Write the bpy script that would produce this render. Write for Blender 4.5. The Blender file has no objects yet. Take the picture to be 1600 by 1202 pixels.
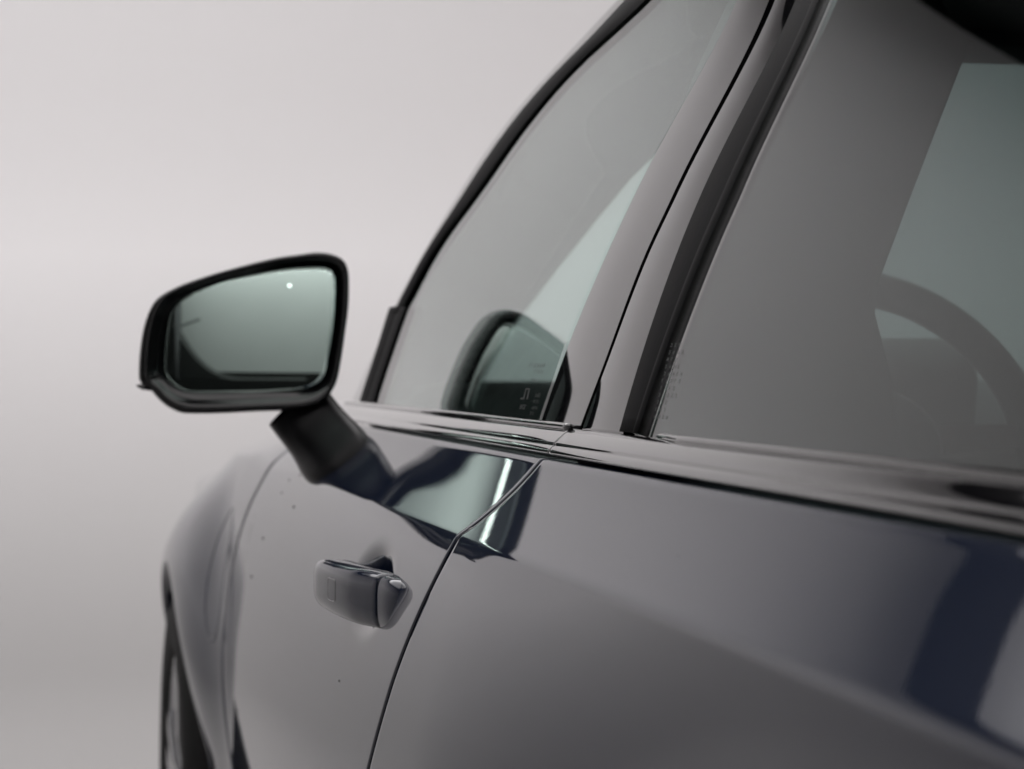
# Studio close-up of the left flank of a dark blue saloon car, seen from beside the rear door.
# Metres. +Y is the car's forward direction, +X points across the car (away from the camera), Z up.
import bpy, math, random
from mathutils import Vector, Matrix
random.seed(7)
C = bpy.context.scene.collection

# ------------------------------------------------------------------ camera
CAMH = 1.02
cam_d = bpy.data.cameras.new('camera'); cam = bpy.data.objects.new('camera', cam_d); C.objects.link(cam)
cam.location = (0, 0, CAMH)
cam.rotation_euler = (math.radians(90) - math.atan(27/3333.), 0, -math.atan(742/3333.))
cam_d.sensor_width = 36; cam_d.lens = 75.0
cam_d.clip_start = .05; cam_d.clip_end = 100
cam_d.dof.use_dof = True; cam_d.dof.focus_distance = 1.52; cam_d.dof.aperture_fstop = 9.0
bpy.context.scene.camera = cam

# ------------------------------------------------------------------ world and light
w = bpy.data.worlds.new('World'); bpy.context.scene.world = w; w.use_nodes = True
w.node_tree.nodes['Background'].inputs[0].default_value = (.9, .9, 1, 1)
w.node_tree.nodes['Background'].inputs[1].default_value = .02
vs = bpy.context.scene.view_settings
vs.view_transform = 'Standard'; vs.look = 'None'; vs.exposure = 0; vs.gamma = 1

def area(name, loc, size, power, rot=(0,0,0), color=(1,1,1), spread=180):
    l = bpy.data.lights.new(name, 'AREA'); l.shape = 'RECTANGLE'; l.size, l.size_y = size
    l.energy = power; l.color = color; l.spread = math.radians(spread)
    o = bpy.data.objects.new(name, l); C.objects.link(o); o.location = loc; o.rotation_euler = rot
    return o
area('overhead_softbox', (0.6, 3.4, 4.62), (9.5, 8.4), 505, color=(1, .97, .965))
area('added_rear_wall_fill', (0, -6.1, 3.3), (8, .5), 300, rot=(math.radians(-12), 0, 0), color=(1, .98, .97))  # unseen lamp added to light and grade the wall the mirror reflects
area('added_ceiling_fill', (-.6, 6.6, 3.5), (4, 1.6), 76, rot=(math.radians(180), 0, 0), spread=110)  # unseen uplight added to brighten the ceiling patch reflected in the paint
pt = bpy.data.lights.new('small_studio_spot', 'POINT'); pt.energy = .12; pt.shadow_soft_size = .014
po = bpy.data.objects.new('small_studio_spot', pt); C.objects.link(po); po.location = (-.51, -6.0, 1.72)
try:
    bpy.context.scene.cycles.max_bounces = 14; bpy.context.scene.cycles.transparent_max_bounces = 24
    bpy.context.scene.cycles.glossy_bounces = 8; bpy.context.scene.cycles.diffuse_bounces = 5
    bpy.context.scene.cycles.sample_clamp_indirect = 6
except Exception: pass

# ------------------------------------------------------------------ materials
def mat(name, col, rough=.5, metal=0, coat=0, spec=.5, noise=None, bump=None, coat_rough=.01, ior=1.5):
    m = bpy.data.materials.new(name); m.use_nodes = True
    nt = m.node_tree; b = nt.nodes['Principled BSDF']
    b.inputs['Base Color'].default_value = (*col, 1)
    b.inputs['Roughness'].default_value = rough; b.inputs['Metallic'].default_value = metal
    b.inputs['Coat Weight'].default_value = coat; b.inputs['Coat Roughness'].default_value = coat_rough
    b.inputs['IOR'].default_value = ior
    b.inputs['Specular IOR Level'].default_value = spec
    tc = nt.nodes.new('ShaderNodeTexCoord')
    if noise:
        sc, amt = noise
        n = nt.nodes.new('ShaderNodeTexNoise'); n.inputs['Scale'].default_value = sc; n.inputs['Detail'].default_value = 5
        nt.links.new(tc.outputs['Object'], n.inputs['Vector'])
        mx = nt.nodes.new('ShaderNodeMix'); mx.data_type = 'RGBA'
        mx.inputs[6].default_value = (*[c*(1-amt) for c in col], 1); mx.inputs[7].default_value = (*[min(1, c*(1+amt)) for c in col], 1)
        nt.links.new(n.outputs['Fac'], mx.inputs[0]); nt.links.new(mx.outputs[2], b.inputs['Base Color'])
    if bump:
        sc, st, dist = bump
        n = nt.nodes.new('ShaderNodeTexNoise'); n.inputs['Scale'].default_value = sc; n.inputs['Detail'].default_value = 3
        nt.links.new(tc.outputs['Object'], n.inputs['Vector'])
        bp = nt.nodes.new('ShaderNodeBump'); bp.inputs['Strength'].default_value = st; bp.inputs['Distance'].default_value = dist
        nt.links.new(n.outputs['Fac'], bp.inputs['Height']); nt.links.new(bp.outputs[0], b.inputs['Normal'])
        if coat: nt.links.new(bp.outputs[0], b.inputs['Coat Normal'])
    return m
def orange_peel(m, scale=260, dist=.000006):
    nt = m.node_tree; b = nt.nodes['Principled BSDF']; tc = nt.nodes.new('ShaderNodeTexCoord')
    n = nt.nodes.new('ShaderNodeTexNoise'); n.inputs['Scale'].default_value = scale; n.inputs['Detail'].default_value = 1
    bp = nt.nodes.new('ShaderNodeBump'); bp.inputs['Strength'].default_value = 1; bp.inputs['Distance'].default_value = dist
    nt.links.new(tc.outputs['Object'], n.inputs['Vector']); nt.links.new(n.outputs['Fac'], bp.inputs['Height']); nt.links.new(bp.outputs[0], b.inputs['Coat Normal'])
def paint_mat():
    m = mat('navy_metallic_paint', (.0045, .0080, .0195), rough=.5, metal=.15, coat=1, coat_rough=.018, spec=0, noise=(900, .25)); orange_peel(m)
    m.node_tree.nodes['Principled BSDF'].inputs['Coat IOR'].default_value = 1.58
    return m
PAINT = paint_mat()
GLOSSB = mat('gloss_black', (.004, .004, .005), rough=.04, coat=1, coat_rough=.006)
RUBBER = mat('rubber', (.0025, .0025, .003), rough=.6, spec=.06, noise=(60, .2), bump=(220, .25, .0004))
SATIN = mat('satin_black', (.004, .004, .0045), rough=.3, spec=.15, noise=(80, .2))
DARK = mat('gap_black', (.003, .003, .003), rough=.8, noise=(40, .2))
TRIM = mat('dark_interior_fabric', (.018, .018, .019), rough=.8, noise=(150, .3), bump=(400, .3, .0006))
PALE = mat('pillar_cloth', (.035, .037, .037), rough=.9, noise=(120, .12), bump=(500, .2, .0005))
LEATH = mat('leatherette', (.035, .034, .036), rough=.45, noise=(70, .15), bump=(180, .25, .0006))
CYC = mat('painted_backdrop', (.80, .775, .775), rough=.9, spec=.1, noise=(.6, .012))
FLOORM = mat('painted_floor', (.55, .54, .53), rough=.55, spec=.3, noise=(.8, .03), bump=(30, .05, .001))
CEIL = mat('ceiling_black', (.02, .02, .02), rough=.9, noise=(2, .2))
def blend_floor_falloff(m, low, high, z0, z1):
    # grey floor to white wall; the tall ramp paints light falloff into the colour
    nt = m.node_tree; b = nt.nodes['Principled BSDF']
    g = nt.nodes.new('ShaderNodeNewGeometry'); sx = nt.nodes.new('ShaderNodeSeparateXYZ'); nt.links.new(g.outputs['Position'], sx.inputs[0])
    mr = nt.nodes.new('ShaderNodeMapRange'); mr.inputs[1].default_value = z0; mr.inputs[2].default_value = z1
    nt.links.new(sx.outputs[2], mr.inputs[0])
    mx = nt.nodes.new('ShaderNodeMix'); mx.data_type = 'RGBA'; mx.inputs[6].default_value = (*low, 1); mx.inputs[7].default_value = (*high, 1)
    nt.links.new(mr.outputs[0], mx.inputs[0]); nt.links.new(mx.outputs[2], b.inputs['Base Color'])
blend_floor_falloff(CYC, (.262, .256, .254), (.68, .666, .67), -.05, 1.5)
RFLOOR = mat('rear_floor_black', (.006, .006, .006), rough=.95, spec=0, noise=(2, .2))
CEILW = mat('ceiling_white', (.86, .86, .87), rough=.9, noise=(2, .05))
BACKM = mat('studio_rear_wall', (.42, .42, .42), rough=.9, noise=(1, .05))
TYRE = mat('tyre_rubber', (.006, .006, .006), rough=.7, spec=.12, noise=(50, .2))
ALLOY = mat('alloy', (.35, .35, .36), rough=.25, metal=1, noise=(40, .05))
MARK = mat('etched_mark', (.004, .006, .006), rough=.6, noise=(300, .1))
MARKL = mat('etched_mark_pale', (.09, .10, .10), rough=.8, noise=(300, .1))
HOUSE = mat('mirror_black', (.003, .003, .0035), rough=.2, spec=.2, noise=(90, .2))
RIMM = mat('mirror_rim_black', (.003, .003, .0035), rough=.14, spec=.4, noise=(90, .2))
ARMM = mat('mirror_arm_black', (.003, .003, .0035), rough=.36, spec=.08, noise=(90, .2))
MIRR = mat('mirror_silver', (.52, .63, .59), rough=.015, metal=1, noise=(3, .02))

def glass_mat(name, tint, n_ior=1.52, sp=(1, 1, 1)):
    m = bpy.data.materials.new(name); m.use_nodes = True; nt = m.node_tree
    nt.nodes.remove(nt.nodes['Principled BSDF']); out = nt.nodes['Material Output']
    tr = nt.nodes.new('ShaderNodeBsdfTransparent'); tr.inputs[0].default_value = (*tint, 1)
    gl = nt.nodes.new('ShaderNodeBsdfGlossy'); gl.inputs['Roughness'].default_value = .0; gl.inputs[0].default_value = (*sp, 1)
    fr = nt.nodes.new('ShaderNodeFresnel'); ge = nt.nodes.new('ShaderNodeNewGeometry')
    ma = nt.nodes.new('ShaderNodeMix'); ma.data_type = 'FLOAT'
    ma.inputs[2].default_value = n_ior; ma.inputs[3].default_value = 1/n_ior
    nt.links.new(ge.outputs['Backfacing'], ma.inputs[0]); nt.links.new(ma.outputs[0], fr.inputs['IOR'])
    mx = nt.nodes.new('ShaderNodeMixShader')
    nt.links.new(fr.outputs[0], mx.inputs[0]); nt.links.new(tr.outputs[0], mx.inputs[1]); nt.links.new(gl.outputs[0], mx.inputs[2])
    nt.links.new(mx.outputs[0], out.inputs['Surface'])
    return m
GLASS = glass_mat('teal_tinted_glass', (.83, .925, .90), 1.72)
GLASS_R = glass_mat('teal_tinted_rear_glass', (.44, .51, .50))
WSH = glass_mat('windscreen_glass', (.94, .975, .97))

# ------------------------------------------------------------------ helpers
def mesh_obj(name, verts, faces, m, parent=None, smooth=True, weld=False):
    me = bpy.data.meshes.new(name); me.from_pydata([tuple(v) for v in verts], [], faces); me.update()
    if smooth:
        for p in me.polygons: p.use_smooth = True
    me.materials.append(m)
    o = bpy.data.objects.new(name, me); C.objects.link(o)
    if parent: o.parent = parent
    return o
def grid_faces(nr, nc, base=0, flip=False):
    f = []
    for i in range(nr-1):
        for j in range(nc-1):
            a = base+i*nc+j; q = (a, a+1, a+nc+1, a+nc)
            f.append(q[::-1] if flip else q)
    return f
def sm(t):
    t = max(0, min(1, t)); return t*t*(3-2*t)
def cr(pts, x):                                   # smooth curve through (x, value) points
    n = len(pts); i = 0
    while i < n-2 and x > pts[i+1][0]: i += 1
    x0, y0 = pts[i]; x1, y1 = pts[i+1]
    def sl(j):
        if j <= 0: return (pts[1][1]-pts[0][1])/(pts[1][0]-pts[0][0])
        if j >= n-1: return (pts[-1][1]-pts[-2][1])/(pts[-1][0]-pts[-2][0])
        return (pts[j+1][1]-pts[j-1][1])/(pts[j+1][0]-pts[j-1][0])
    h = x1-x0; t = (x-x0)/h
    m0, m1 = sl(i)*h, sl(i+1)*h
    return (2*t**3-3*t*t+1)*y0+(t**3-2*t*t+t)*m0+(-2*t**3+3*t*t)*y1+(t**3-t*t)*m1
def curve(pts):                                   # (Y,Z) points -> function Y(Z)
    p = sorted([(q[-1], q[-2]) for q in pts])
    return lambda z: cr(p, z)

# ------------------------------------------------------------------ the body surface: X as a function of (Y, Z)
BELT = .975
def Gx(Z):
    h = Z-BELT
    return .379+.22*h+.41*h*h
LOW = [(-.9,.30),(-.75,.285),(-.65,.262),(-.53,.243),(-.44,.235),(-.36,.2355),(-.28,.2455),(-.22,.2555),(-.166,.2705),(-.12,.292),(-.06,.335),(.1,.48)]
LOWN = [(-.9,.34),(-.75,.32),(-.6,.300),(-.5,.292),(-.4,.2895),(-.3,.2895),(-.22,.2902),(-.166,.2912),(-.12,.2928),(-.06,.296),(.1,.32)]
def smax(a, b, k):
    h = max(0, k-abs(a-b))/k
    return max(a, b)+h*h*k*.25
AXY, AXZ, ARCHR = 3.25, .345, .385
def Sx(Y, Z):
    z = Z-CAMH; dz = z+.121
    lo = cr(LOW, z); wn = .95*sm((1.42-Y)/.6)
    if wn > 0: lo = lo*(1-wn)+cr(LOWN, z)*wn
    upp = .290+(1.14+1.3*sm((Y-2.75)/.45))*dz+(.36*dz-5.8*dz*dz if dz > 0 else 0)
    k = .0016+.005*sm((1.5-Y)/.9)+.008*sm((Y-2.3)/.6)
    b = smax(lo, upp, k)
    r = math.hypot(Y-AXY, Z-AXZ)
    fl = (.017+.038*max(0, min(1, (Z-.5)/.23)))*sm(1-(r-.385)/.185)
    if Z < AXZ: fl *= max(.3, 1-(AXZ-Z)*3)
    b += .05*max(0, Y-3.2)**2+.13*max(0, Y-3.05)**2*sm((Z-.80)/.1)
    if 1.55 < Y < 1.87 and .79 < Z < .89: b += .013*sm(1.15-math.hypot((Y-1.73)/.090, (Z-.838)/.036))
    return b-fl
def Sn(Y, Z, e=.0015):
    dy = (Sx(Y+e, Z)-Sx(Y-e, Z))/(2*e); dz = (Sx(Y, Z+e)-Sx(Y, Z-e))/(2*e)
    return Vector((-1, dy, dz)).normalized()

def zlist(z0, z1):
    out = []; z = z0
    while z < z1-1e-6:
        out.append(z); z += .0014 if abs(z-.899) < .014 else (.004 if -.12 < z-.899 < .05 else .012)
    out.append(z1); return out

def panel(name, yl, yr, z0, z1, m, parent, ny=90, r=.003, depth=.012, fx=Sx, hem_l=True, hem_r=True, dense=None):
    """body panel between the edge curves yl(Z) < yr(Z), its edges rolled inwards"""
    zs = dense or zlist(z0, z1)
    V = []; th = [90, 70, 50, 32, 16]
    cols = None
    def row(Z, xin=0):
        a, b = yl(Z), yr(Z); pts = []
        if hem_l:
            pts.append((a, r+depth)); pts += [(a+r*(1-math.sin(math.radians(t))), r*(1-math.cos(math.radians(t)))) for t in th]
        la, lb = a+(r if hem_l else 0), b-(r if hem_r else 0)
        for i in range(ny+1):
            t = i/ny; t = t*.75+sm(t)*.25
            pts.append((la+(lb-la)*t, 0))
        if hem_r:
            pts += [(b-r*(1-math.sin(math.radians(t))), r*(1-math.cos(math.radians(t)))) for t in reversed(th)]; pts.append((b, r+depth))
        return [(fx(y, Z)+dx+xin, y, Z) for (y, dx) in pts]
    rows = []
    rows.append(row(zs[0], r+depth)); rows.append([(x, y, z-.0) for x, y, z in row(zs[0], r*.3)])
    for Z in zs[1:-1]: rows.append(row(Z))
    top = zs[-1]
    for t in (20, 45, 70, 90):
        a = math.radians(t); rows.append([(x, y, top-r*.6+r*.6*math.sin(a)) for x, y, z in row(top-r*.6+r*.6*math.sin(a), r*(1-math.cos(a)))])
    rows.append(row(top, r+depth))
    nc = len(rows[0])
    for R_ in rows: V += R_
    return mesh_obj(name, V, grid_faces(len(rows), nc), m, parent)

def strip(name, yl, yr, z0, z1, m, parent, off=0, prof=None, nz=40, ny=16, depth=.01, closed=False, r=.0015, topz=None):
    """a skin on the glasshouse surface between two edge curves; prof(u,Z) adds outward relief; edges folded in"""
    V = []; rows = []
    zs = [z0+(z1-z0)*i/nz for i in range(nz+1)]
    def pt(u, Z, xin=0):
        y = yl(Z)+(yr(Z)-yl(Z))*u
        x = Gx(Z)+off-(prof(u, Z) if prof else 0)+xin
        return (x, y, Z)
    us = [i/ny for i in range(ny+1)]
    for k, Z in enumerate([zs[0]]+zs+[zs[-1]]):
        cap = depth if k in (0, nz+2) else 0
        V += [pt(0, Z, depth), pt(0, Z, cap)]+[pt(u, Z, cap) for u in us]+[pt(1, Z, cap), pt(1, Z, depth)]
    nc = len(us)+4; F = []
    for i in range(nz+2):
        for j in range(nc-1):
            if j in (1, nc-3): continue          # split edges: the side walls stay sharp
            a = i*nc+j; F.append((a, a+1, a+nc+1, a+nc))
    return mesh_obj(name, V, F, m, parent)

def pane(name, yl, yr, z0, z1, m, parent, fx=Gx, th=.004, nz=60, ny=20, off=0):
    V = []
    for s in (0, 1):
        for i in range(nz+1):
            Z = z0+(z1-z0)*i/nz
            for j in range(ny+1):
                u = j/ny; V.append((fx(Z)+off+s*th, yl(Z)+(yr(Z)-yl(Z))*u, Z))
    n = (nz+1)*(ny+1); nc = ny+1
    F = grid_faces(nz+1, nc)+grid_faces(nz+1, nc, n, True)
    for j in range(ny):
        F.append((j+1, j, n+j, n+j+1)); k = nz*nc; F.append((k+j, k+j+1, n+k+j+1, n+k+j))
    for i in range(nz):
        a = i*nc; F.append((a, a+nc, n+a+nc, n+a)); a += ny; F.append((a+nc, a, n+a, n+a+nc))
    return mesh_obj(name, V, F, m, parent)

def sweep_y(name, prof, ys, m, parent, dx=lambda y: 0, dz=lambda y: 0, caps=True):
    """a profile of (X,Z) points (closed loop) carried along Y"""
    V = []; n = len(prof)
    for y in ys: V += [(x+dx(y), y, z+dz(y)) for x, z in prof]
    F = []
    for i in range(len(ys)-1):
        for j in range(n):
            a = i*n+j; b = i*n+(j+1) % n; F.append((b, a, a+n, b+n))
    if caps: F.append(tuple(range(n))); k = (len(ys)-1)*n; F.append(tuple(k+n-1-j for j in range(n)))
    return mesh_obj(name, V, F, m, parent)

def add_mod(o, lv=1, bev=None):
    if bev:
        b = o.modifiers.new('b', 'BEVEL'); b.width = bev; b.segments = 3; b.limit_method = 'ANGLE'; b.angle_limit = math.radians(35)
    if lv: s = o.modifiers.new('s', 'SUBSURF'); s.levels = lv; s.render_levels = lv
    return o
def box(name, lo, hi, m, parent, bev=.01, rot=None):
    x0, y0, z0 = lo; x1, y1, z1 = hi
    V = [(x0,y0,z0),(x1,y0,z0),(x1,y1,z0),(x0,y1,z0),(x0,y0,z1),(x1,y0,z1),(x1,y1,z1),(x0,y1,z1)]
    F = [(0,3,2,1),(4,5,6,7),(0,1,5,4),(1,2,6,5),(2,3,7,6),(3,0,4,7)]
    c = Vector(((x0+x1)/2, (y0+y1)/2, (z0+z1)/2))
    if rot: V = [c+rot @ (Vector(v)-c) for v in V]
    o = mesh_obj(name, V, F, m, parent)
    if bev: add_mod(o, 0, bev)
    return o
def prism_xz(name, pts, y0, y1, m, parent, bev=.006):
    n = len(pts); V = [(x, y0, z) for x, z in pts]+[(x, y1, z) for x, z in pts]
    F = [tuple(range(n)), tuple(range(2*n-1, n-1, -1))]+[(j, j+n, (j+1) % n+n, (j+1) % n) for j in range(n)]
    o = mesh_obj(name, V, F, m, parent)
    return add_mod(o, 0, bev) if bev else o
def prism_yz(name, pts, x0, x1, m, parent, bev=.006):
    n = len(pts); V = [(x0, y, z) for y, z in pts]+[(x1, y, z) for y, z in pts]
    F = [tuple(range(n)), tuple(range(2*n-1, n-1, -1))]+[(j, j+n, (j+1) % n+n, (j+1) % n) for j in range(n)]
    o = mesh_obj(name, V, F, m, parent)
    return add_mod(o, 0, bev) if bev else o

# ------------------------------------------------------------------ the setting
def setting():
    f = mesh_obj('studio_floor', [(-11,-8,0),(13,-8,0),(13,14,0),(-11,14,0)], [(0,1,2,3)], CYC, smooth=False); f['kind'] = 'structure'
    # U-shaped seamless backdrop: plan path and coved section
    path = []
    XL, XR, YF, R = -6.2, 8.5, 9.3, 2.6
    path += [(XL, y, -1, 0) for y in (-3.5, 0, 3)]
    for i in range(13):
        a = math.radians(180-90*i/12); path.append((XL+R+R*math.cos(a), YF-R+R*math.sin(a), math.cos(a), math.sin(a)))
    for i in range(13):
        a = math.radians(90-90*i/12); path.append((XR-R+R*math.cos(a), YF-R+R*math.sin(a), math.cos(a), math.sin(a)))
    path += [(XR, y, 1, 0) for y in (3, 0, -3.5)]
    cove = 2.2; sec = [(-cove-.8, -.012)]
    for i in range(13):
        a = math.radians(90*i/12); sec.append((-cove+cove*math.sin(a), .002+cove-cove*math.cos(a)))
    sec += [(0, 2.6), (0, 3.8), (0, 4.8)]
    V = []
    for (x, y, nx, ny) in path:
        for d, z in sec: V.append((x+nx*d, y+ny*d, z))
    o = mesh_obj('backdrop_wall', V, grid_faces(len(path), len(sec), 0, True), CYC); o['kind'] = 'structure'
    o = mesh_obj('rear_studio_wall', [(-11,-7,0),(13,-7,0),(13,-7,5),(-11,-7,5)], [(0,1,2,3)], BACKM, smooth=False); o['kind'] = 'structure'
    o = mesh_obj('studio_ceiling', [(-11,-8,4.8),(13,-8,4.8),(13,8.5,4.8),(-11,8.5,4.8)], [(3,2,1,0)], CEILW, smooth=False); o['kind'] = 'structure'
    o = mesh_obj('ceiling_border', [(-11,8.5,5.0),(13,8.5,5.0),(13,14,5.0),(-11,14,5.0),(-11,8.5,4.8),(13,8.5,4.8)], [(3,2,1,0),(0,1,5,4)], CEIL, smooth=False); o['kind'] = 'structure'
    o = mesh_obj('rear_floor', [(-11,-8,.004),(13,-8,.004),(13,-1.2,.004),(-11,-1.2,.004)], [(0,1,2,3)], RFLOOR, smooth=False); o['kind'] = 'structure'
setting()
def rear_studio():
    V = []; n = 60
    for i in range(n+1):
        x = -2.62-2.6*i/n
        for z in (0.01, 1.2, 2.4, 3.4): V.append((x, -6.2+.05*math.sin(i*1.1)+.02*math.sin(i*2.7), z))
    o = mesh_obj('rear_curtain', V, grid_faces(n+1, 4), CEIL); o['kind'] = 'structure'
    pts = [(-2.62,.01)]+[(-2.62+1.25*t, 1.0*(1-t)**2.4+.01) for t in [k/16 for k in range(17)]]+[(-.2,.02),(-.2,.01)]
    V = [(x, y, z) for y in (-6.0, -5.7) for x, z in pts]; m_ = len(pts)
    o = mesh_obj('rear_cloth_bank', V, [tuple(range(m_)), tuple(range(2*m_-1, m_-1, -1))]+[(j, j+m_, (j+1) % m_+m_, (j+1) % m_) for j in range(m_)], CEIL, smooth=False); o['kind'] = 'structure'
    def tube(a, b, r):
        a, b = Vector(a), Vector(b); d = (b-a).normalized(); u = d.orthogonal().normalized(); v = d.cross(u); k = 12
        return [p+(u*math.cos(2*math.pi*j/k)+v*math.sin(2*math.pi*j/k))*r for p in (a, b) for j in range(k)]
    V = []; F = []
    for a, b, r in (((-2.5,-5.6,.0),(-2.5,-5.6,3.6),.045), ((-2.5,-5.6,.95),(-2.05,-5.5,1.1),.018)):
        k = len(V); V += tube(a, b, r); F += [(k+j, k+(j+1) % 12, k+12+(j+1) % 12, k+12+j) for j in range(12)]
    o = mesh_obj('rear_upright', V, F, ALLOY); o['kind'] = 'structure'
rear_studio()

# ------------------------------------------------------------------ the car
car = bpy.data.objects.new('car', None); C.objects.link(car); car.location = (0, 0, 0)
car['label'] = 'dark navy blue saloon car with black window trim, wing mirror and tinted windows'
car['category'] = 'car'

gapR = curve([(1.497,.975),(1.497,.956),(1.487,.8954),(1.5025,.8502),(1.5458,.7825),(1.5859,.719),(1.62,.62),(1.63,.5),(1.6,.25)])
gapF = curve([(2.73,.99),(2.715,.93),(2.7,.8953),(2.769,.8081),(2.7936,.7063),(2.7448,.5888),(2.7024,.5125),(2.66,.42),(2.62,.25)])
gF = lambda z: gapF(z)
G2 = .0046
ZT = .9540
fd = panel('front_door', lambda z: gapR(z)+G2, lambda z: gF(z)-G2*.7, .28, ZT, PAINT, car, ny=300, r=.0022)
rd = panel('rear_door', lambda z: .42, lambda z: gapR(z)-G2, .28, ZT, PAINT, car, ny=120, r=.0025)
panel('rear_quarter_panel', lambda z: -1.4, lambda z: .414, .28, ZT, PAINT, car, ny=50)
# black structure behind the shut lines
zz = [.25+.02*i for i in range(36)]
V = [];
for z in zz:
    for k in range(41):
        y = -1.4+4.1*k/40; V.append((Sx(y, min(z, .95))+.02, y, z))
mesh_obj('door_frame_sheet', V, grid_faces(len(zz), 41), DARK, car)

# fender with round wheel arch
def fender():
    ys = [0]; NY = 190; zs = zlist(.28, .935); V = []; idx = {}; F = []
    tops = []
    for i, Z in enumerate(zs):
        a = gF(Z)+G2*.7
        for j in range(NY+1):
            Y = a+(4.15-a)*j/NY
            if j == 0: Y = a; x = Sx(Y, Z)+.0145
            elif j == 1: Y = a+.0003; x = Sx(Y, Z)+.002
            elif j == 2: Y = a+.0018; x = Sx(Y, Z)+.0005
            else: x = Sx(Y, Z)
            zz_ = Z; r = math.hypot(Y-AXY, Z-AXZ)
            if r < ARCHR:
                if r < ARCHR-.0135: continue
                Y = AXY+(Y-AXY)*ARCHR/r; zz_ = AXZ+(Z-AXZ)*ARCHR/r; x = Sx(Y, zz_)
            idx[(i, j)] = len(V); V.append((x, Y, zz_-.03*max(0, Y-2.95)*sm((zz_-.78)/.15)))
    for i in range(len(zs)-1):
        for j in range(NY):
            q = [(i, j), (i, j+1), (i+1, j+1), (i+1, j)]
            if all(k in idx for k in q): F.append(tuple(idx[k] for k in q))
    o = mesh_obj('front_fender', V, F, PAINT, car)
    # rolled lip of the arch
    V = []; n = 80
    for i in range(n+1):
        a = math.radians(-12+204*i/n)
        for (dr, dx) in ((.004, .0006), (.0, -.0006), (-.003, .0), (-.0045, .003), (-.005, .008), (-.004, .03)):
            rr = ARCHR+dr; Y = AXY-rr*math.cos(a); Z = AXZ+rr*math.sin(a)
            V.append((Sx(AXY-(ARCHR+.004)*math.cos(a), AXZ+(ARCHR+.004)*math.sin(a))+dx, Y, Z))
    mesh_obj('arch_lip', V, grid_faces(n+1, 6, 0, True), PAINT, o)
    V = []
    for i in range(n+1):
        a = math.radians(-12+204*i/n)
        for (rr, x) in ((ARCHR-.004, .23), (ARCHR-.002, .5)): V.append((x, AXY-rr*math.cos(a), AXZ+rr*math.sin(a)))
    mesh_obj('arch_liner', V, grid_faces(n+1, 2, 0, True), DARK, o)
    return o
fen = fender()
leaf = [(0.2621,2.9304,0.8273),(0.2587,2.9611,0.8183),(0.2477,2.9664,0.7933),(0.2350,2.9515,0.7594),(0.2254,2.9294,0.7266),(0.2207,2.9021,0.6947),(0.2209,2.8717,0.6681),(0.2249,2.8469,0.6582),(0.2296,2.8329,0.6658),(0.2352,2.8383,0.6929),(0.2414,2.8613,0.7287),(0.2484,2.8836,0.7651),(0.2552,2.8924,0.7988)]
def leaf_reflection():  # raised outline modelled in place of a leaf-shaped reflection on the fender
    N = len(leaf); dn = []
    for i in range(N):
        p0, p1, p2, p3 = leaf[i-1], leaf[i], leaf[(i+1) % N], leaf[(i+2) % N]
        for k in range(6):
            t = k/6; dn.append([.5*((2*p1[c])+(-p0[c]+p2[c])*t+(2*p0[c]-5*p1[c]+4*p2[c]-p3[c])*t*t+(-p0[c]+3*p1[c]-3*p2[c]+p3[c])*t**3) for c in (1, 2)])
    cy = sum(p[0] for p in dn)/len(dn); cz = sum(p[1] for p in dn)/len(dn); V = []
    for (dl, dx) in ((.004, .0004), (.002, -.0006), (0, -.0011), (-.002, -.0006), (-.004, .0004)):
        for i, p in enumerate(dn):
            q = dn[(i+1) % len(dn)]; r_ = dn[i-1]; ty, tz = q[0]-r_[0], q[1]-r_[1]; L = math.hypot(ty, tz) or 1
            y, z = p[0]+tz/L*dl, p[1]-ty/L*dl; V.append((Sx(y, z)+dx, y, z))
    n = len(dn)
    mesh_obj('leaf_reflection_outline', V, [(i*n+j, i*n+(j+1) % n, (i+1)*n+(j+1) % n, (i+1)*n+j) for i in range(4) for j in range(n)], PAINT, fen)
leaf_reflection()
def hood():
    V = []; nr, nc = 50, 50
    for i in range(nr+1):
        Y = 2.86+(4.15-2.86)*i/nr
        x0 = Sx(Y, .937)+.004
        for j in range(nc+1):
            u = j/nc; X = x0+(2.03-x0)*u; s = math.sin(math.pi*min(1, max(0, u)))
            V.append((X, Y, .9365+.055*s**.8-.03*max(0, Y-2.95)))
    mesh_obj('bonnet', V, grid_faces(nr+1, nc+1, 0, False), PAINT, car)
hood()

# belt trim, in two lengths with a joint at the doors
def belt(name, y0, y1, parent):
    prof = [(.3835,.9735),(.3815,.9752),(.379,.9756),(.3765,.9748),(.3725,.972),(.3685,.9685),(.3660,.9658),(.3652,.9646),(.3654,.9636),(.3640,.9628),(.3620,.9605),(.3610,.9588),(.3608,.9578),(.3614,.9568),(.3632,.9562),(.368,.9570),(.39,.960),(.39,.9735)]
    n = max(2, int((y1-y0)/.03)); ys = [y0, y0+.0006]+[y0+.003+(y1-y0-.006)*i/n for i in range(n+1)]+[y1-.0006, y1]
    def sc(y): return .0015 if (y in (y0, y1)) else 0
    return sweep_y(name, prof, ys, GLOSSB, parent, dx=lambda y: sc(y))
belt('belt_trim', 1.5010, 2.72, fd); belt('belt_trim', .42, 1.4985, rd); belt('belt_trim', -.4, .4165, car)
def lip(name, y0, y1, parent, m, dx=lambda y: 0):
    prof = [(.3802,.9725),(.3785,.9785),(.3769,.9793),(.3755,.9783),(.3746,.9764),(.3754,.9745),(.378,.9722)]
    return sweep_y(name, prof, [y0+(y1-y0)*i/80 for i in range(81)], m, parent, dx=dx)
lip('glass_seal', 1.50, 2.66, fd, GLOSSB); lip('glass_seal', .42, 1.372, rd, GLOSSB, lambda y: .011*sm((y-1.22)/.15))

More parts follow.
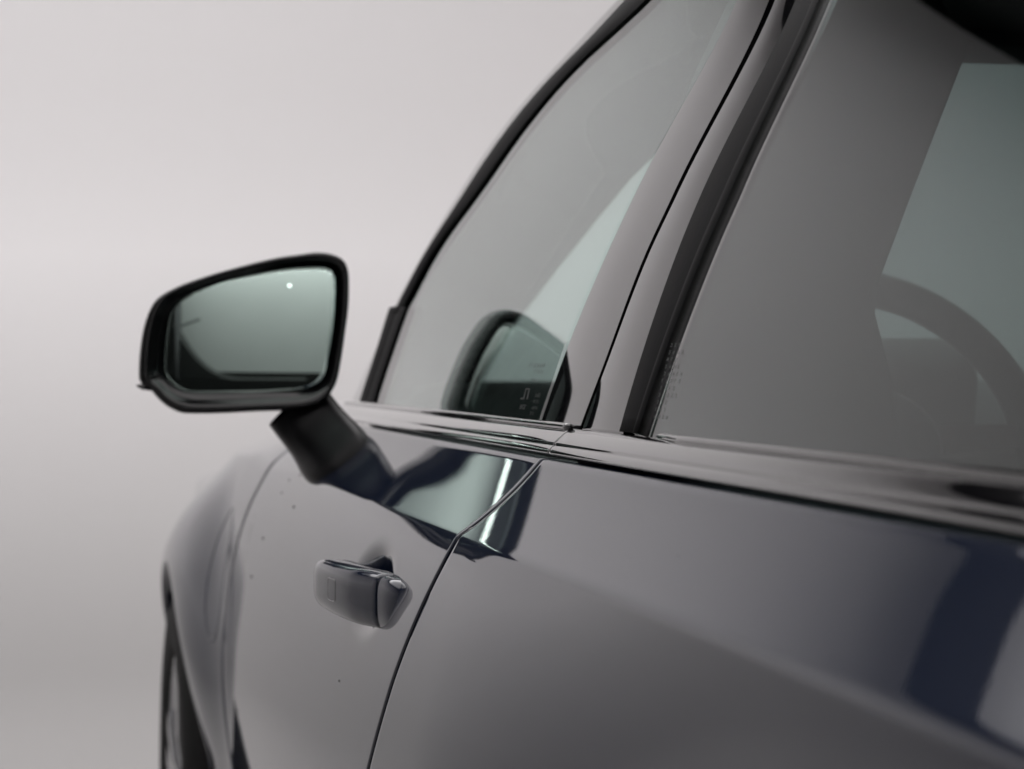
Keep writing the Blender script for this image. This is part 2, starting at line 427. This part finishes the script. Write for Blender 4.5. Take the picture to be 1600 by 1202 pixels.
# ---- side glass and the pillars
aOut = curve([(0.5270,1.9361,1.3647),(0.5147,2.0242,1.3415),(0.4897,2.1998,1.2915),(0.4678,2.2954,1.2440),(0.4502,2.3526,1.2023),(0.4136,2.4821,1.1021),(0.4044,2.5200,1.0727),(0.3799,2.6668,0.9789),(1.72,1.43)])
aIn = curve([(0.5117,1.7670,1.3357),(0.4956,1.9491,1.3037),(0.4761,2.0796,1.2623),(0.4509,2.1956,1.2041),(0.4302,2.3233,1.1503),(0.4098,2.4059,1.0902),(0.4072,2.4212,1.0818),(0.3801,2.4875,0.9801),(1.6,1.392)])
aMid = lambda z: aIn(z)+(aOut(z)-aIn(z))*.55
cL = curve([(0.4838,1.4358,1.2791),(0.4294,1.5045,1.1483),(0.4138,1.5307,1.1027),(0.3954,1.5645,1.0413),(0.3798,1.5951,0.9787),(1.53,1.39)])
cG = curve([(0.4722,1.3409,1.2627),(0.4223,1.3953,1.1394),(0.4079,1.4194,1.0969),(0.3874,1.4467,1.0263),(0.3757,1.4734,0.9780),(1.44,1.39)])
cR = curve([(0.4714,1.2910,1.2543),(0.4236,1.3363,1.1347),(0.4098,1.3497,1.0934),(0.3783,1.3764,0.9764),(1.36,1.39)])
rR = curve([(0.4685,1.2386,1.2454),(0.4228,1.2718,1.1295),(0.4098,1.2887,1.0903),(0.3793,1.3316,0.9764),(1.30,1.39)])
fw_ = pane('front_window', lambda z: cL(z)-.02, lambda z: aIn(z)+.004, .962, 1.372, GLASS, fd, off=.0015)
rw_ = pane('rear_window', lambda z: .52+max(0, z-1.1)*.3, lambda z: rR(z)+.004, .962, 1.372, GLASS_R, rd, off=.0)
hump = lambda a, k=0: (lambda u, Z: a*(1-(2*u-1)**2)+k*u)
strip('pillar_cover', lambda z: cG(z)+.0155, cL, .968, 1.38, GLOSSB, fd, off=-.0015, prof=lambda u, Z: .004*(math.sin(math.pi/2*u)-1)*(.4+.6*sm((1.38-Z)/.4)), depth=.012, ny=24, r=.0004)
strip('pillar_cover', cR, lambda z: cG(z)-.0035, .968, 1.38, GLOSSB, rd, off=-.0005, prof=lambda u, Z: .004*(math.sin(math.pi/2*u)-1)*(.4+.6*sm((1.38-Z)/.4)), depth=.012, ny=24, r=.0004)
mesh_obj('pillar_gap', [(Gx(z)+.01, cG(z)+s, z) for z in [.97+.02*i for i in range(21)] for s in (-.02, .02)], grid_faces(21, 2), DARK, car)
# rubber run channel in front of the rear window: flat band, groove, and a bright-edged lip
strip('window_channel', lambda z: rR(z)+(cR(z)-rR(z))*.30, lambda z: cR(z)+.002, .977, 1.38, RUBBER, rd, off=.0008, prof=hump(.0008), depth=.01, ny=6)
strip('window_channel_lip', rR, lambda z: rR(z)+(cR(z)-rR(z))*.25, .977, 1.38, RUBBER, rd, off=.0005, prof=lambda u, Z: .0014*math.sin(math.pi*min(1, u*.8+.05)), depth=.0032, ny=10)
# front window's leading edge
strip('window_seal', aIn, lambda z: aIn(z)+(aOut(z)-aIn(z))*.56, 1.083, 1.385, RUBBER, fd, off=-.001, prof=hump(.003), depth=.012, ny=8)
def a_pillar():
    V = []; nz = 70
    us = [0, .06, .2, .4, .6, .75, .85, .92, .97, 1.0]
    for i in range(nz+1):
        z = .9775+(1.42-.9775)*i/nz
        a = aIn(z)+(aOut(z)-aIn(z))*.53 if z > 1.085 else aIn(z)+(aOut(z)-aIn(z))*.30
        b = aOut(z)
        for u in us:
            x = Gx(z)-.0005+.009*max(0, (u-.55)/.45)**2.2; V.append((x, a+(b-a)*u, z))
        for k, (dx, dy) in enumerate(((.015, .001), (.03, .004), (.05, .011), (.09, .028), (.16, .06))):
            V.append((Gx(z)+.009+dx, b+dy, z))
    return mesh_obj('windscreen_pillar', V, grid_faces(nz+1, len(us)+5), GLOSSB, car)
a_pillar()
# stout rubber corner piece at the foot of the front window (two ribs)
f1 = curve([(0.4090,2.5103,1.0878),(0.3946,2.5164,1.0383),(0.3801,2.5484,0.9799)]); f0 = curve([(0.4076,2.3933,1.0833),(0.3944,2.4114,1.0376),(0.3803,2.4398,0.9808)])
strip('corner_seal', f0, lambda z: f0(z)+(f1(z)-f0(z))*.45, .9775, 1.0885, RUBBER, fd, off=-.001, prof=hump(.0015), depth=.02, ny=8)
strip('corner_seal', lambda z: f0(z)+(f1(z)-f0(z))*.47, f1, .9775, 1.0910, RUBBER, fd, off=-.001, prof=hump(.002), depth=.02, ny=8)

# ---- roof and far side
def roof():
    V = []; nr, nc = 60, 40
    for i in range(nr+1):
        Y = -1.2+3.22*i/nr
        zt = 1.418-.12*max(0, (.2-Y)/1.4)**2
        xs = Gx(zt)
        for j in range(nc+1):
            u = j/nc; X = xs+(2.33-2*xs)*u; s = math.sin(math.pi*u)
            V.append((X, Y, zt+.065*s**.55))
    o = mesh_obj('roof', V, grid_faces(nr+1, nc+1, 0, False), PAINT, car)
roof()
strip('roof_rail', lambda z: -.6, lambda z: 1.82, 1.385, 1.419, GLOSSB, car, off=-.001, depth=.02, ny=40, nz=8)
pane('windscreen', lambda z: 0, lambda z: 0, 0, 1, WSH, car, nz=1, ny=1) if False else None
def windscreen():
    V = []; n = 30
    for s in (0, 1):
        for i in range(n+1):
            t = i/n
            for j in range(n+1):
                u = j/n; X0 = .50+.10*t; X = X0+(2.33-2*X0)*u; bow = math.sin(math.pi*u)
                Y = 2.92-.76*t+.12*bow; Z = .985+.405*t+.03*math.sin(math.pi*t)*.8
                V.append((X, Y-.006*s, Z-.003*s))
    m_ = (n+1)**2
    mesh_obj('windscreen', V, grid_faces(n+1, n+1, 0, True)+grid_faces(n+1, n+1, m_, False), WSH, car)
windscreen()
FX = 2.33
def mirror_x(o):
    for v in o.data.vertices: v.co.x = FX-v.co.x
    o.data.flip_normals(); return o
o = mirror_x(panel('far_side_door', lambda z: -1.4, lambda z: 2.7, .28, ZT, PAINT, car, ny=60))
o = mirror_x(pane('far_side_window', lambda z: -.4, lambda z: aIn(z), .962, 1.372, GLASS, car, off=.004))
o = mirror_x(strip('far_pillar', lambda z: 1.40, lambda z: 1.56, .97, 1.39, DARK, car, depth=.05))

# ---- interior
apx = [(0.6650,2.1696,1.2939), (0.6650,2.2094,1.2780), (0.6650,2.3618,1.2359), (0.6650,2.5200,1.1973), (0.6650,2.7169,1.1475), (0.6650,2.9454,1.0870), (0.6650,3.0964,1.0333), (0.6650,3.2630,0.9740)]
def a_trim():
    V = []; pts = [(2.05, 1.34), (2.12, 1.315)]+[(p[1], p[2]) for p in apx]
    for (y, z) in pts:
        zz_ = min(1.385, max(.98, z+.03)); yo = aOut(zz_)+.03
        for u in [k/8 for k in range(9)]:
            xi = .665+.05*max(0, (z-1.25)/.09); X = (Gx(zz_)+.03)*(1-u)+xi*u; V.append((X, yo*(1-u)+y*u+.02*math.sin(math.pi*u), zz_*(1-u)+z*u))
    n = len(pts); F = grid_faces(n, 9)
    mesh_obj('pillar_trim', V, F, PALE, car)
a_trim()
bp = [(0.6003,1.4500,1.3552), (0.6326,1.4500,1.2870), (0.6577,1.4500,1.2530), (0.6352,1.4500,1.1988), (0.6105,1.4500,1.1379), (0.5883,1.4500,1.0820), (0.5849,1.4500,1.0589), (0.5894,1.4500,1.0427), (0.6008,1.4500,0.9987), (0.6034,1.4500,0.9337)]
P = [(p[0], p[2]) for p in bp]
poly = P+[(Gx(P[-1][1])+.012, P[-1][1])]+[(Gx(z)+.012, z) for z in (1.0, 1.08, 1.16, 1.24)]+[(Gx(P[0][1])+.012, P[0][1])]
prism_xz('centre_pillar_trim', poly, 1.425, 1.53, TRIM, car, bev=.01)
box('headliner', (.62, -.9, 1.362), (1.80, 2.12, 1.385), TRIM, car, .01)
box('roof_side_trim', (.60, -.8, 1.33), (.66, 1.95, 1.385), TRIM, car, .02)
box('sun_visor', (.72, 2.0, 1.345), (1.12, 2.13, 1.362), PALE, car, .006)
prism_yz('dashboard', [(2.3,.6),(2.28,.93),(2.36,.985),(2.55,1.0),(3.0,1.0),(3.0,.5)], .46, 1.87, TRIM, car, .03)
prism_yz('instrument_hood', [(2.20,.93),(2.18,1.02),(2.24,1.055),(2.42,1.035),(2.5,.95)], .62, 1.02, TRIM, car, .02)
prism_xz('door_card', [(.405,.55),(.405,.968),(.45,.962),(.49,.90),(.50,.55)], 1.55, 2.66, TRIM, car, .015)
prism_xz('door_card', [(.405,.55),(.405,.968),(.45,.962),(.49,.90),(.50,.55)], .45, 1.42, TRIM, car, .015)
prism_xz('door_card', [(FX-.405,.55),(FX-.405,.968),(FX-.45,.962),(FX-.49,.90),(FX-.50,.55)], -.4, 2.66, TRIM, car, .015)
def seat(cx, y0):
    o = bpy.data.objects.new('front_seat' if y0 > .6 else 'rear_seat', None); C.objects.link(o); o.parent = car
    nm = o.name
    R = Matrix.Rotation(math.radians(14), 3, 'X')
    box('seat_back', (cx-.24, y0-.09, .50), (cx+.24, y0+.05, 1.04), LEATH, o, .05, R)
    box('headrest', (cx-.13, y0-.19, 1.07), (cx+.13, y0-.09, 1.22), LEATH, o, .04, R)
    box('seat_cushion', (cx-.25, y0, .42), (cx+.25, y0+.5, .56), LEATH, o, .05)
    for s in (-.06, .06): box('headrest_post', (cx+s-.006, y0-.13, 1.0), (cx+s+.006, y0-.118, 1.1), SATIN, o, .003)
seat(.80, 1.12); seat(1.53, 1.12)
seat(.82, .1); seat(1.50, .1)
def wheel_ring():
    o = bpy.data.objects.new('steering_wheel', None); C.objects.link(o); o.parent = car
    R, r, N, n = .178, .0155, 96, 16
    cen = Vector((.775, 1.93, .945)); tilt = math.radians(24)
    ex = Vector((1, 0, 0)); ey = Vector((0, math.sin(tilt), math.cos(tilt))); ez = ex.cross(ey)
    V = []
    for i in range(N):
        a = 2*math.pi*i/N
        for j in range(n):
            b = 2*math.pi*j/n; V.append(cen+(ex*math.cos(a)+ey*math.sin(a)*.96)*(R+r*1.25*math.cos(b))+ez*(r*math.sin(b)))
    F = [(i*n+j, ((i+1) % N)*n+j, ((i+1) % N)*n+(j+1) % n, i*n+(j+1) % n) for i in range(N) for j in range(n)]
    mesh_obj('wheel_rim', V, F, LEATH, o)
    V = []
    for (d, s) in ((-.03, .3), (-.028, .85), (-.018, 1), (.02, 1), (.03, .6)):
        for k in range(32):
            a = 2*math.pi*k/32; V.append(cen+ex*(.075*s*math.cos(a))+ey*(.06*s*math.sin(a)-.005)+ez*(-d))
    F = [(i*32+k, i*32+(k+1) % 32, (i+1)*32+(k+1) % 32, (i+1)*32+k) for i in range(4) for k in range(32)]+[tuple(range(32))]
    mesh_obj('airbag_hub', V, F, LEATH, o)
    for ang, wd in ((2, .03), (178, .03), (270, .035)):
        a = math.radians(ang); d = ex*math.cos(a)+ey*math.sin(a); s = ex*-math.sin(a)+ey*math.cos(a)
        V = []
        for t in (.05, .176):
            w_ = wd*(1 if t < .1 else .75)
            for (p, q) in ((-1, -1), (1, -1), (1, 1), (-1, 1)): V.append(cen+d*t+s*(w_*.5*p)+ez*(.009*q))
        mesh_obj('spoke', V, [(0,1,5,4),(1,2,6,5),(2,3,7,6),(3,0,4,7),(0,3,2,1),(4,5,6,7)], SATIN, o, smooth=False)
wheel_ring()

# ---- wing mirror
mirror = bpy.data.objects.new('wing_mirror', None); C.objects.link(mirror); mirror.parent = car
MP = Vector((.22, 2.32, 1.06)); MNn = Vector((-.03, -.99955, 0)).normalized(); MU = Vector((.99955, -.03, 0)).normalized(); MV = Vector((0, 0, 1))
OUT = [(0.2993,2.3176,1.1456), (0.3154,2.3171,1.1437), (0.3273,2.3168,1.1375), (0.3329,2.3166,1.1250), (0.3336,2.3166,1.1068), (0.3329,2.3166,1.0858), (0.3293,2.3167,1.0578), (0.3258,2.3168,1.0333), (0.3209,2.3170,1.0074), (0.3146,2.3172,0.9934), (0.3048,2.3175,0.9809), (0.2908,2.3179,0.9753), (0.2748,2.3184,0.9733), (0.2352,2.3195,0.9721), (0.1905,2.3209,0.9702), (0.1562,2.3219,0.9703), (0.1481,2.3222,0.9724), (0.1372,2.3225,0.9780), (0.1270,2.3228,0.9869), (0.1189,2.3230,0.9966), (0.1114,2.3233,1.0007), (0.1074,2.3234,1.0076), (0.1074,2.3234,1.0262), (0.1094,2.3233,1.0468), (0.1135,2.3232,1.0674), (0.1203,2.3230,1.0847), (0.1292,2.3227,1.0964), (0.1462,2.3222,1.1062), (0.1632,2.3217,1.1132), (0.1975,2.3207,1.1245), (0.2492,2.3191,1.1382), (0.2805,2.3182,1.1433)]
INN = [(0.2979,2.3177,1.1296), (0.3105,2.3173,1.1283), (0.3175,2.3171,1.1234), (0.3196,2.3170,1.1137), (0.3188,2.3170,1.0857), (0.3167,2.3171,1.0612), (0.3132,2.3172,1.0382), (0.3090,2.3173,1.0158), (0.3041,2.3175,1.0060), (0.2964,2.3177,0.9998), (0.2838,2.3181,0.9956), (0.2595,2.3188,0.9936), (0.2318,2.3196,0.9922), (0.1905,2.3209,0.9916), (0.1617,2.3217,0.9917), (0.1529,2.3220,0.9938), (0.1440,2.3223,0.9986), (0.1352,2.3225,1.0076), (0.1318,2.3226,1.0159), (0.1318,2.3226,1.0296), (0.1346,2.3226,1.0572), (0.1373,2.3225,1.0744), (0.1414,2.3224,1.0841), (0.1469,2.3222,1.0917), (0.1564,2.3219,1.0980), (0.1701,2.3215,1.1043), (0.1975,2.3207,1.1141), (0.2319,2.3196,1.1220), (0.2666,2.3186,1.1279)]
def uv(P): v = Vector(P)-MP; return (v.dot(MU), v.dot(MV))
OU = [uv(p) for p in OUT]; IN = [uv(p) for p in INN]
MC = uv((0.2263,2.3198,1.0519))
def radial(poly, N=144):
    n = len(poly); pts = []
    dense = []
    for i in range(n):
        p0, p1, p2, p3 = poly[i-1], poly[i], poly[(i+1) % n], poly[(i+2) % n]
        for k in range(8):
            t = k/8; q = []
            for c in (0, 1): q.append(.5*((2*p1[c])+(-p0[c]+p2[c])*t+(2*p0[c]-5*p1[c]+4*p2[c]-p3[c])*t*t+(-p0[c]+3*p1[c]-3*p2[c]+p3[c])*t**3))
            dense.append((math.atan2(q[1]-MC[1], q[0]-MC[0]), q))
    dense.sort(key=lambda a: a[0]); m_ = len(dense)
    for i in range(N):
        a = -math.pi+2*math.pi*(i+.5)/N; j = 0
        while j < m_ and dense[j][0] < a: j += 1
        (a0, q0), (a1, q1) = dense[(j-1) % m_], dense[j % m_]
        d0 = (a-a0) % (2*math.pi); d1 = (a1-a) % (2*math.pi); t = d0/(d0+d1) if d0+d1 > 0 else 0
        pts.append((q0[0]+(q1[0]-q0[0])*t, q0[1]+(q1[1]-q0[1])*t))
    return pts
RO, RI = radial(OU), radial(IN); NN = len(RO)
def mp(u, v, d): return MP+MU*u+MV*v-MNn*d       # d: depth away from the viewer
def ringmesh(rings): return [p for R_ in rings for p in R_]
def ring_faces(nr, n, flip=False):
    f = [(i*n+j, i*n+(j+1) % n, (i+1)*n+(j+1) % n, (i+1)*n+j) for i in range(nr-1) for j in range(n)]
    return [q[::-1] for q in f] if flip else f
def lerp(a, b, t): return (a[0]+(b[0]-a[0])*t, a[1]+(b[1]-a[1])*t)
def build_mirror():
    # shell, from the rim outline forwards
    rings = []
    for (s, d) in ((1, .006), (1.004, .012), (1.0, .028), (.99, .050), (.965, .072), (.91, .094), (.80, .112), (.62, .126), (.38, .134), (.1, .137)):
        rings.append([mp(MC[0]+(p[0]-MC[0])*s+(.012 if s < 1 else 0)*(1-s)*2, MC[1]+(p[1]-MC[1])*s, d) for p in RO])
    sh = mesh_obj('mirror_shell', ringmesh(rings), ring_faces(len(rings), NN, True)+[tuple((len(rings)-1)*NN+k for k in range(NN))][::1], HOUSE, mirror)
    # rim: outer roundover, flat, inner bevel down to the glass recess
    prof = [(0, .007), (.0, .004), (.04, .0015), (.10, .0), (.30, -.0005), (.38, .0002), (.46, .002), (.62, .0062), (.74, .0092), (.80, .0100), (.86, .0112), (.97, .0116), (1.02, .0125), (1.03, .02)]
    rings = [[mp(*lerp(RO[k], RI[k], t), d) for k in range(NN)] for (t, d) in prof]
    mesh_obj('mirror_rim', ringmesh(rings), ring_faces(len(rings), NN, False), RIMM, mirror)
    # convex glass
    rings = []
    for (s, dd) in ((1.0, .0135), (.998, .0112), (.99, .0104), (.97, .0102)):
        rings.append([(s, dd) for _ in range(NN)])
    cuv = (sum(p[0] for p in RI)/NN, sum(p[1] for p in RI)/NN)
    V = []; ss = [(1.0, .0135), (.999, .0116), (.992, .0106)]+[(.985*(1-i/24), None) for i in range(24)]
    YAW, PIT = math.radians(MYAW), math.radians(MPIT)
    RC = 1.35
    for (s, d0) in ss:
        for p in RI:
            du, dv = (p[0]-cuv[0])*s, (p[1]-cuv[1])*s
            d = .0102+(du*du+dv*dv)/(2*RC)-(.0985**2+.06**2)/(2*RC)*.0 + du*math.tan(YAW)+dv*math.tan(PIT)
            if d0: d += d0-.0104
            V.append(mp(cuv[0]+du, cuv[1]+dv, d))
    F = ring_faces(len(ss), NN, False)+[tuple((len(ss)-1)*NN+k for k in range(NN))]
    mesh_obj('mirror_glass', V, F, MIRR, mirror)
MYAW, MPIT = -6.0, -1.3
build_mirror()
# little lug low on the outer edge
L0 = [(0.1168,2.3231,1.0014), (0.1101,2.3233,1.0021), (0.1046,2.3235,1.0014), (0.1040,2.3235,0.9994), (0.1100,2.3233,0.9959), (0.1195,2.3230,0.9945)]
L0 = [uv(p) for p in L0]; V = [mp(u, v, .002) for u, v in L0]+[mp(u, v, .03) for u, v in L0]; n = len(L0)
mesh_obj('mirror_lug', V, [tuple(range(n)), tuple(range(2*n-1, n-1, -1))]+[(j, j+n, (j+1) % n+n, (j+1) % n) for j in range(n)], GLOSSB, mirror)
def arm():
    # (centre, half width across, half thickness along the car) from the head down to the foot on the door shoulder
    st = [((0.2783,2.3600,0.9817), .038, .030), ((0.2868,2.3600,0.9696), .038, .034), ((0.2969,2.3500,0.9549), .037, .044), ((0.3064,2.3300,0.9399), .038, .052), ((0.3129,2.3000,0.9256), .042, .066), ((0.3255,2.2900,0.9134), .038, .056), ((0.3378,2.2700,0.9046), .034, .058), ((0.3594,2.2400,0.8922), .03, .05)]
    V = []; N = 40
    ax = Vector((.72, 0, .69)).normalized()
    for (c, a, b) in st:
        for k in range(N):
            t = 2*math.pi*k/N; cs, sn = math.cos(t), math.sin(t)
            e = lambda v: math.copysign(abs(v)**.75, v)
            V.append(Vector(c)+ax*(a*e(cs))+Vector((0, 1, 0))*(b*e(sn)))
    # refine lengthwise by subdivision surface
    o = mesh_obj('mirror_arm', V, ring_faces(len(st), N, False), ARMM, mirror); add_mod(o, 1)
arm()

# ---- door handle
handle = bpy.data.objects.new('door_handle', None); C.objects.link(handle); handle.parent = fd
def bar(name, st, m, parent, pw=.45, N=40, cap=True):
    """stations (Y, outer X, centre Z, half height, thickness)"""
    V = []
    for (y, xo, zc, hh, th) in st:
        for k in range(N):
            t = 2*math.pi*k/N; e = lambda v: math.copysign(abs(v)**pw, v)
            V.append((xo+th/2-th/2*e(math.cos(t)), y, zc+hh*e(math.sin(t))))
    F = [(i*N+j, (i+1)*N+j, (i+1)*N+(j+1) % N, i*N+(j+1) % N) for i in range(len(st)-1) for j in range(N)]
    F += [tuple(range(N)), tuple((len(st)-1)*N+N-1-k for k in range(N))]
    return mesh_obj(name, V, F, m, parent)
def smst(keys, n):
    out = []; ys = [k[0] for k in keys]
    for i in range(n+1):
        y = ys[0]+(ys[-1]-ys[0])*i/n
        out.append((y,)+tuple(cr([(k[0], k[c]) for k in keys], y) for c in range(1, 5)))
    return out
HZ = .8380
bar('grip', [(1.6375, .2580, HZ, .0168, .012), (1.6378, .2560, HZ, .0190, .016)]+smst([(1.639,.2548,HZ,.0212,.022),(1.655,.2485,HZ,.0220,.028),(1.68,.2405,HZ,.0222,.030),(1.72,.2340,HZ,.0218,.030),(1.76,.2300,HZ,.0210,.029),(1.795,.2285,HZ,.0198,.028),(1.820,.2320,HZ,.0168,.028),(1.838,.2420,HZ,.0145,.03),(1.846,.262,HZ,.010,.02)], 60), PAINT, handle, pw=.58)
bar('end_cap', smst([(1.600,.2700,HZ-.0005,.0145,.02),(1.6035,.2650,HZ-.0005,.0170,.02),(1.613,.2605,HZ-.0005,.0198,.02),(1.6345,.2565,HZ-.0005,.0208,.02)], 14), PAINT, handle, pw=.58)
bar('handle_recess_seal', [(1.633, .2590, HZ, .0180, .01), (1.640, .2575, HZ, .0180, .01)], DARK, handle, pw=.58)
# touch pad outline pressed into the grip
def pad():
    V = []; y0, z0, a, b = 1.725, HZ+.001, .0125, .0095; N = 48
    gx = lambda y: cr([(1.655,.2485),(1.68,.2405),(1.72,.2340),(1.76,.2300)], y)
    for (s, dx) in ((1.0, .0004), (.97, -.00035), (.93, -.0002), (.90, .0004)):
        for k in range(N):
            t = 2*math.pi*k/N; e = lambda v: math.copysign(abs(v)**.4, v)
            y = y0+a*s*e(math.cos(t)); V.append((gx(y)+dx, y, z0+b*s*e(math.sin(t))))
    mesh_obj('touch_pad_edge', V, ring_faces(4, N), GLOSSB, handle)
pad()

# ---- front wheel
def front_wheel():
    o = bpy.data.objects.new('front_wheel', None); C.objects.link(o); o.parent = car
    X0 = .199; n = 96
    def lathe(name, prof, m, par):
        V = []
        for i in range(n):
            a = 2*math.pi*i/n
            for (r, x) in prof: V.append((X0+x, AXY+r*math.cos(a), AXZ+r*math.sin(a)))
        k = len(prof); F = [(i*k+j, i*k+j+1, ((i+1) % n)*k+j+1, ((i+1) % n)*k+j) for i in range(n) for j in range(k-1)]
        return mesh_obj(name, V, F, m, par)
    lathe('tyre', [(.242,.012),(.250,.004),(.262,0),(.285,-.004),(.31,-.001),(.328,.008),(.338,.02),(.343,.035),(.345,.06),(.345,.17),(.34,.2),(.31,.225),(.25,.22)], TYRE, o)
    rim = lathe('alloy_rim', [(.243,.014),(.240,.008),(.234,.010),(.228,.02),(.222,.06),(.22,.18)], ALLOY, o)
    for k in range(5):
        for s in (-.09, .09):
            a = math.radians(72*k+20); V = []
            for (r, w_, x) in ((.04, .02, .018), (.12, .013, .006), (.235, .016, .004)):
                aa = a+s*(1 if r > .1 else .6)*(1+r*2)
                c, d = math.cos(aa), math.sin(aa)
                for (p, q) in ((-1, 0), (1, 0), (1, .03), (-1, .03)): V.append((X0+x+q, AXY+r*c-d*w_*p, AXZ+r*d+c*w_*p))
            F = []
            for i in range(2):
                for j in range(4): F.append((i*4+j, i*4+(j+1) % 4, (i+1)*4+(j+1) % 4, (i+1)*4+j))
            mesh_obj('spoke', V, F, ALLOY, rim, smooth=False)
    lathe('hub_cap', [(.001,.006),(.03,.007),(.036,.012),(.036,.05)], SATIN, rim)
    lathe('brake_disc', [(.06,.07),(.17,.07),(.17,.09)], ALLOY, o)
front_wheel()

# ---- small prints on glass and door (too small to read)
def marks(name, cells, f, m, parent, off):
    V = []; F = []
    for (y, z, wy, hz) in cells:
        b = len(V)
        for (dy, dz) in ((-wy, -hz), (wy, -hz), (wy, hz), (-wy, hz)): V.append((f(y+dy/2, z+dz/2)-off, y+dy/2, z+dz/2))
        F.append((b, b+1, b+2, b+3))
    o = mesh_obj(name, V, F, m, parent, smooth=False); return o
def glyph(cy, cz, h, rnd):
    out = []; t = h*.16; wd = h*1.5
    k = rnd.randrange(6)
    if k in (0, 1, 4): out.append((cy-wd*.3, cz, t*2.2, h))
    if k in (1, 2, 5): out.append((cy+wd*.3, cz, t*2.2, h))
    if k in (0, 2, 3, 5): out.append((cy, cz+h*.4, wd*.7, t))
    if k in (1, 3, 4): out.append((cy, cz, wd*.7, t))
    if k in (0, 2, 3, 4): out.append((cy, cz-h*.4, wd*.7, t))
    return out
rnd = random.Random(3)
gf = lambda y, z: Gx(z)+.0015
gr = lambda y, z: Gx(z)
cells = []
for row, (z, y1, n, h) in enumerate([(1.0215,1.640,8,.0035),(1.0165,1.640,6,.0028),(1.0095,1.655,4,.0026),(.998,1.632,3,.003),(.993,1.632,4,.0024),(.988,1.632,4,.0024),(.9835,1.64,3,.0024)]):
    for i in range(n): cells += glyph(y1+i*h*2.0, z, h, rnd)
cells += [(1.672,.9985,.004,.0085),(1.684,.9985,.0035,.0085),(1.678,1.0025,.012,.0012),(1.690,.9945,.010,.0012)]
for i in range(4): cells += glyph(1.672+i*.006, .988, .0036, rnd)
marks('glass_stamp', cells, gf, MARK, fw_, .0004)
cells = []
for row in range(11):
    z = 1.034-row*.0045; n = rnd.choice([3, 4, 5])
    for i in range(n): cells += glyph(1.300-i*.0085-rnd.random()*.001, z, .0022, rnd)
marks('glass_stamp', cells, gr, MARKL, rw_, .0004)
cells = []
z = .835
while z > .56:
    if rnd.random() < .72: cells += glyph(2.655+.006*math.sin(z*3), z, .0035, rnd)
    z -= .0062
marks('door_lettering', cells, Sx, MARK, fd, .0004)
# dark spots and dust on the paint
cells = []
for p, r_ in (((0.2598,2.5184,0.8184), .0016), ((0.2499,2.5561,0.7697), .0018), ((0.2346,2.5327,0.5917), .0017), ((0.2753,2.3416,0.8665), .0014), ((0.2783,2.4878,0.8736), .0010), ((0.2858,2.4749,0.8891), .0010), ((0.2915,2.4111,0.8981), .0012), ((0.2478,1.7826,0.7560), .0008), ((0.2342,2.5614,0.6092), .0012)):
    cells.append((p[1], p[2], r_*7, r_*1.9))
ds = marks('paint_spots', cells, Sx, MARK, fd, .0004)
ds['kind'] = 'stuff'
cells = []
for _ in range(26):
    y = rnd.uniform(.75, 1.45); z = rnd.uniform(.6, .94); s_ = rnd.uniform(.0003, .0006); cells.append((y, z, s_*1.6, s_))
ds = marks('dust_specks', cells, Sx, MARKL, rd, .0004)
ds['kind'] = 'stuff'
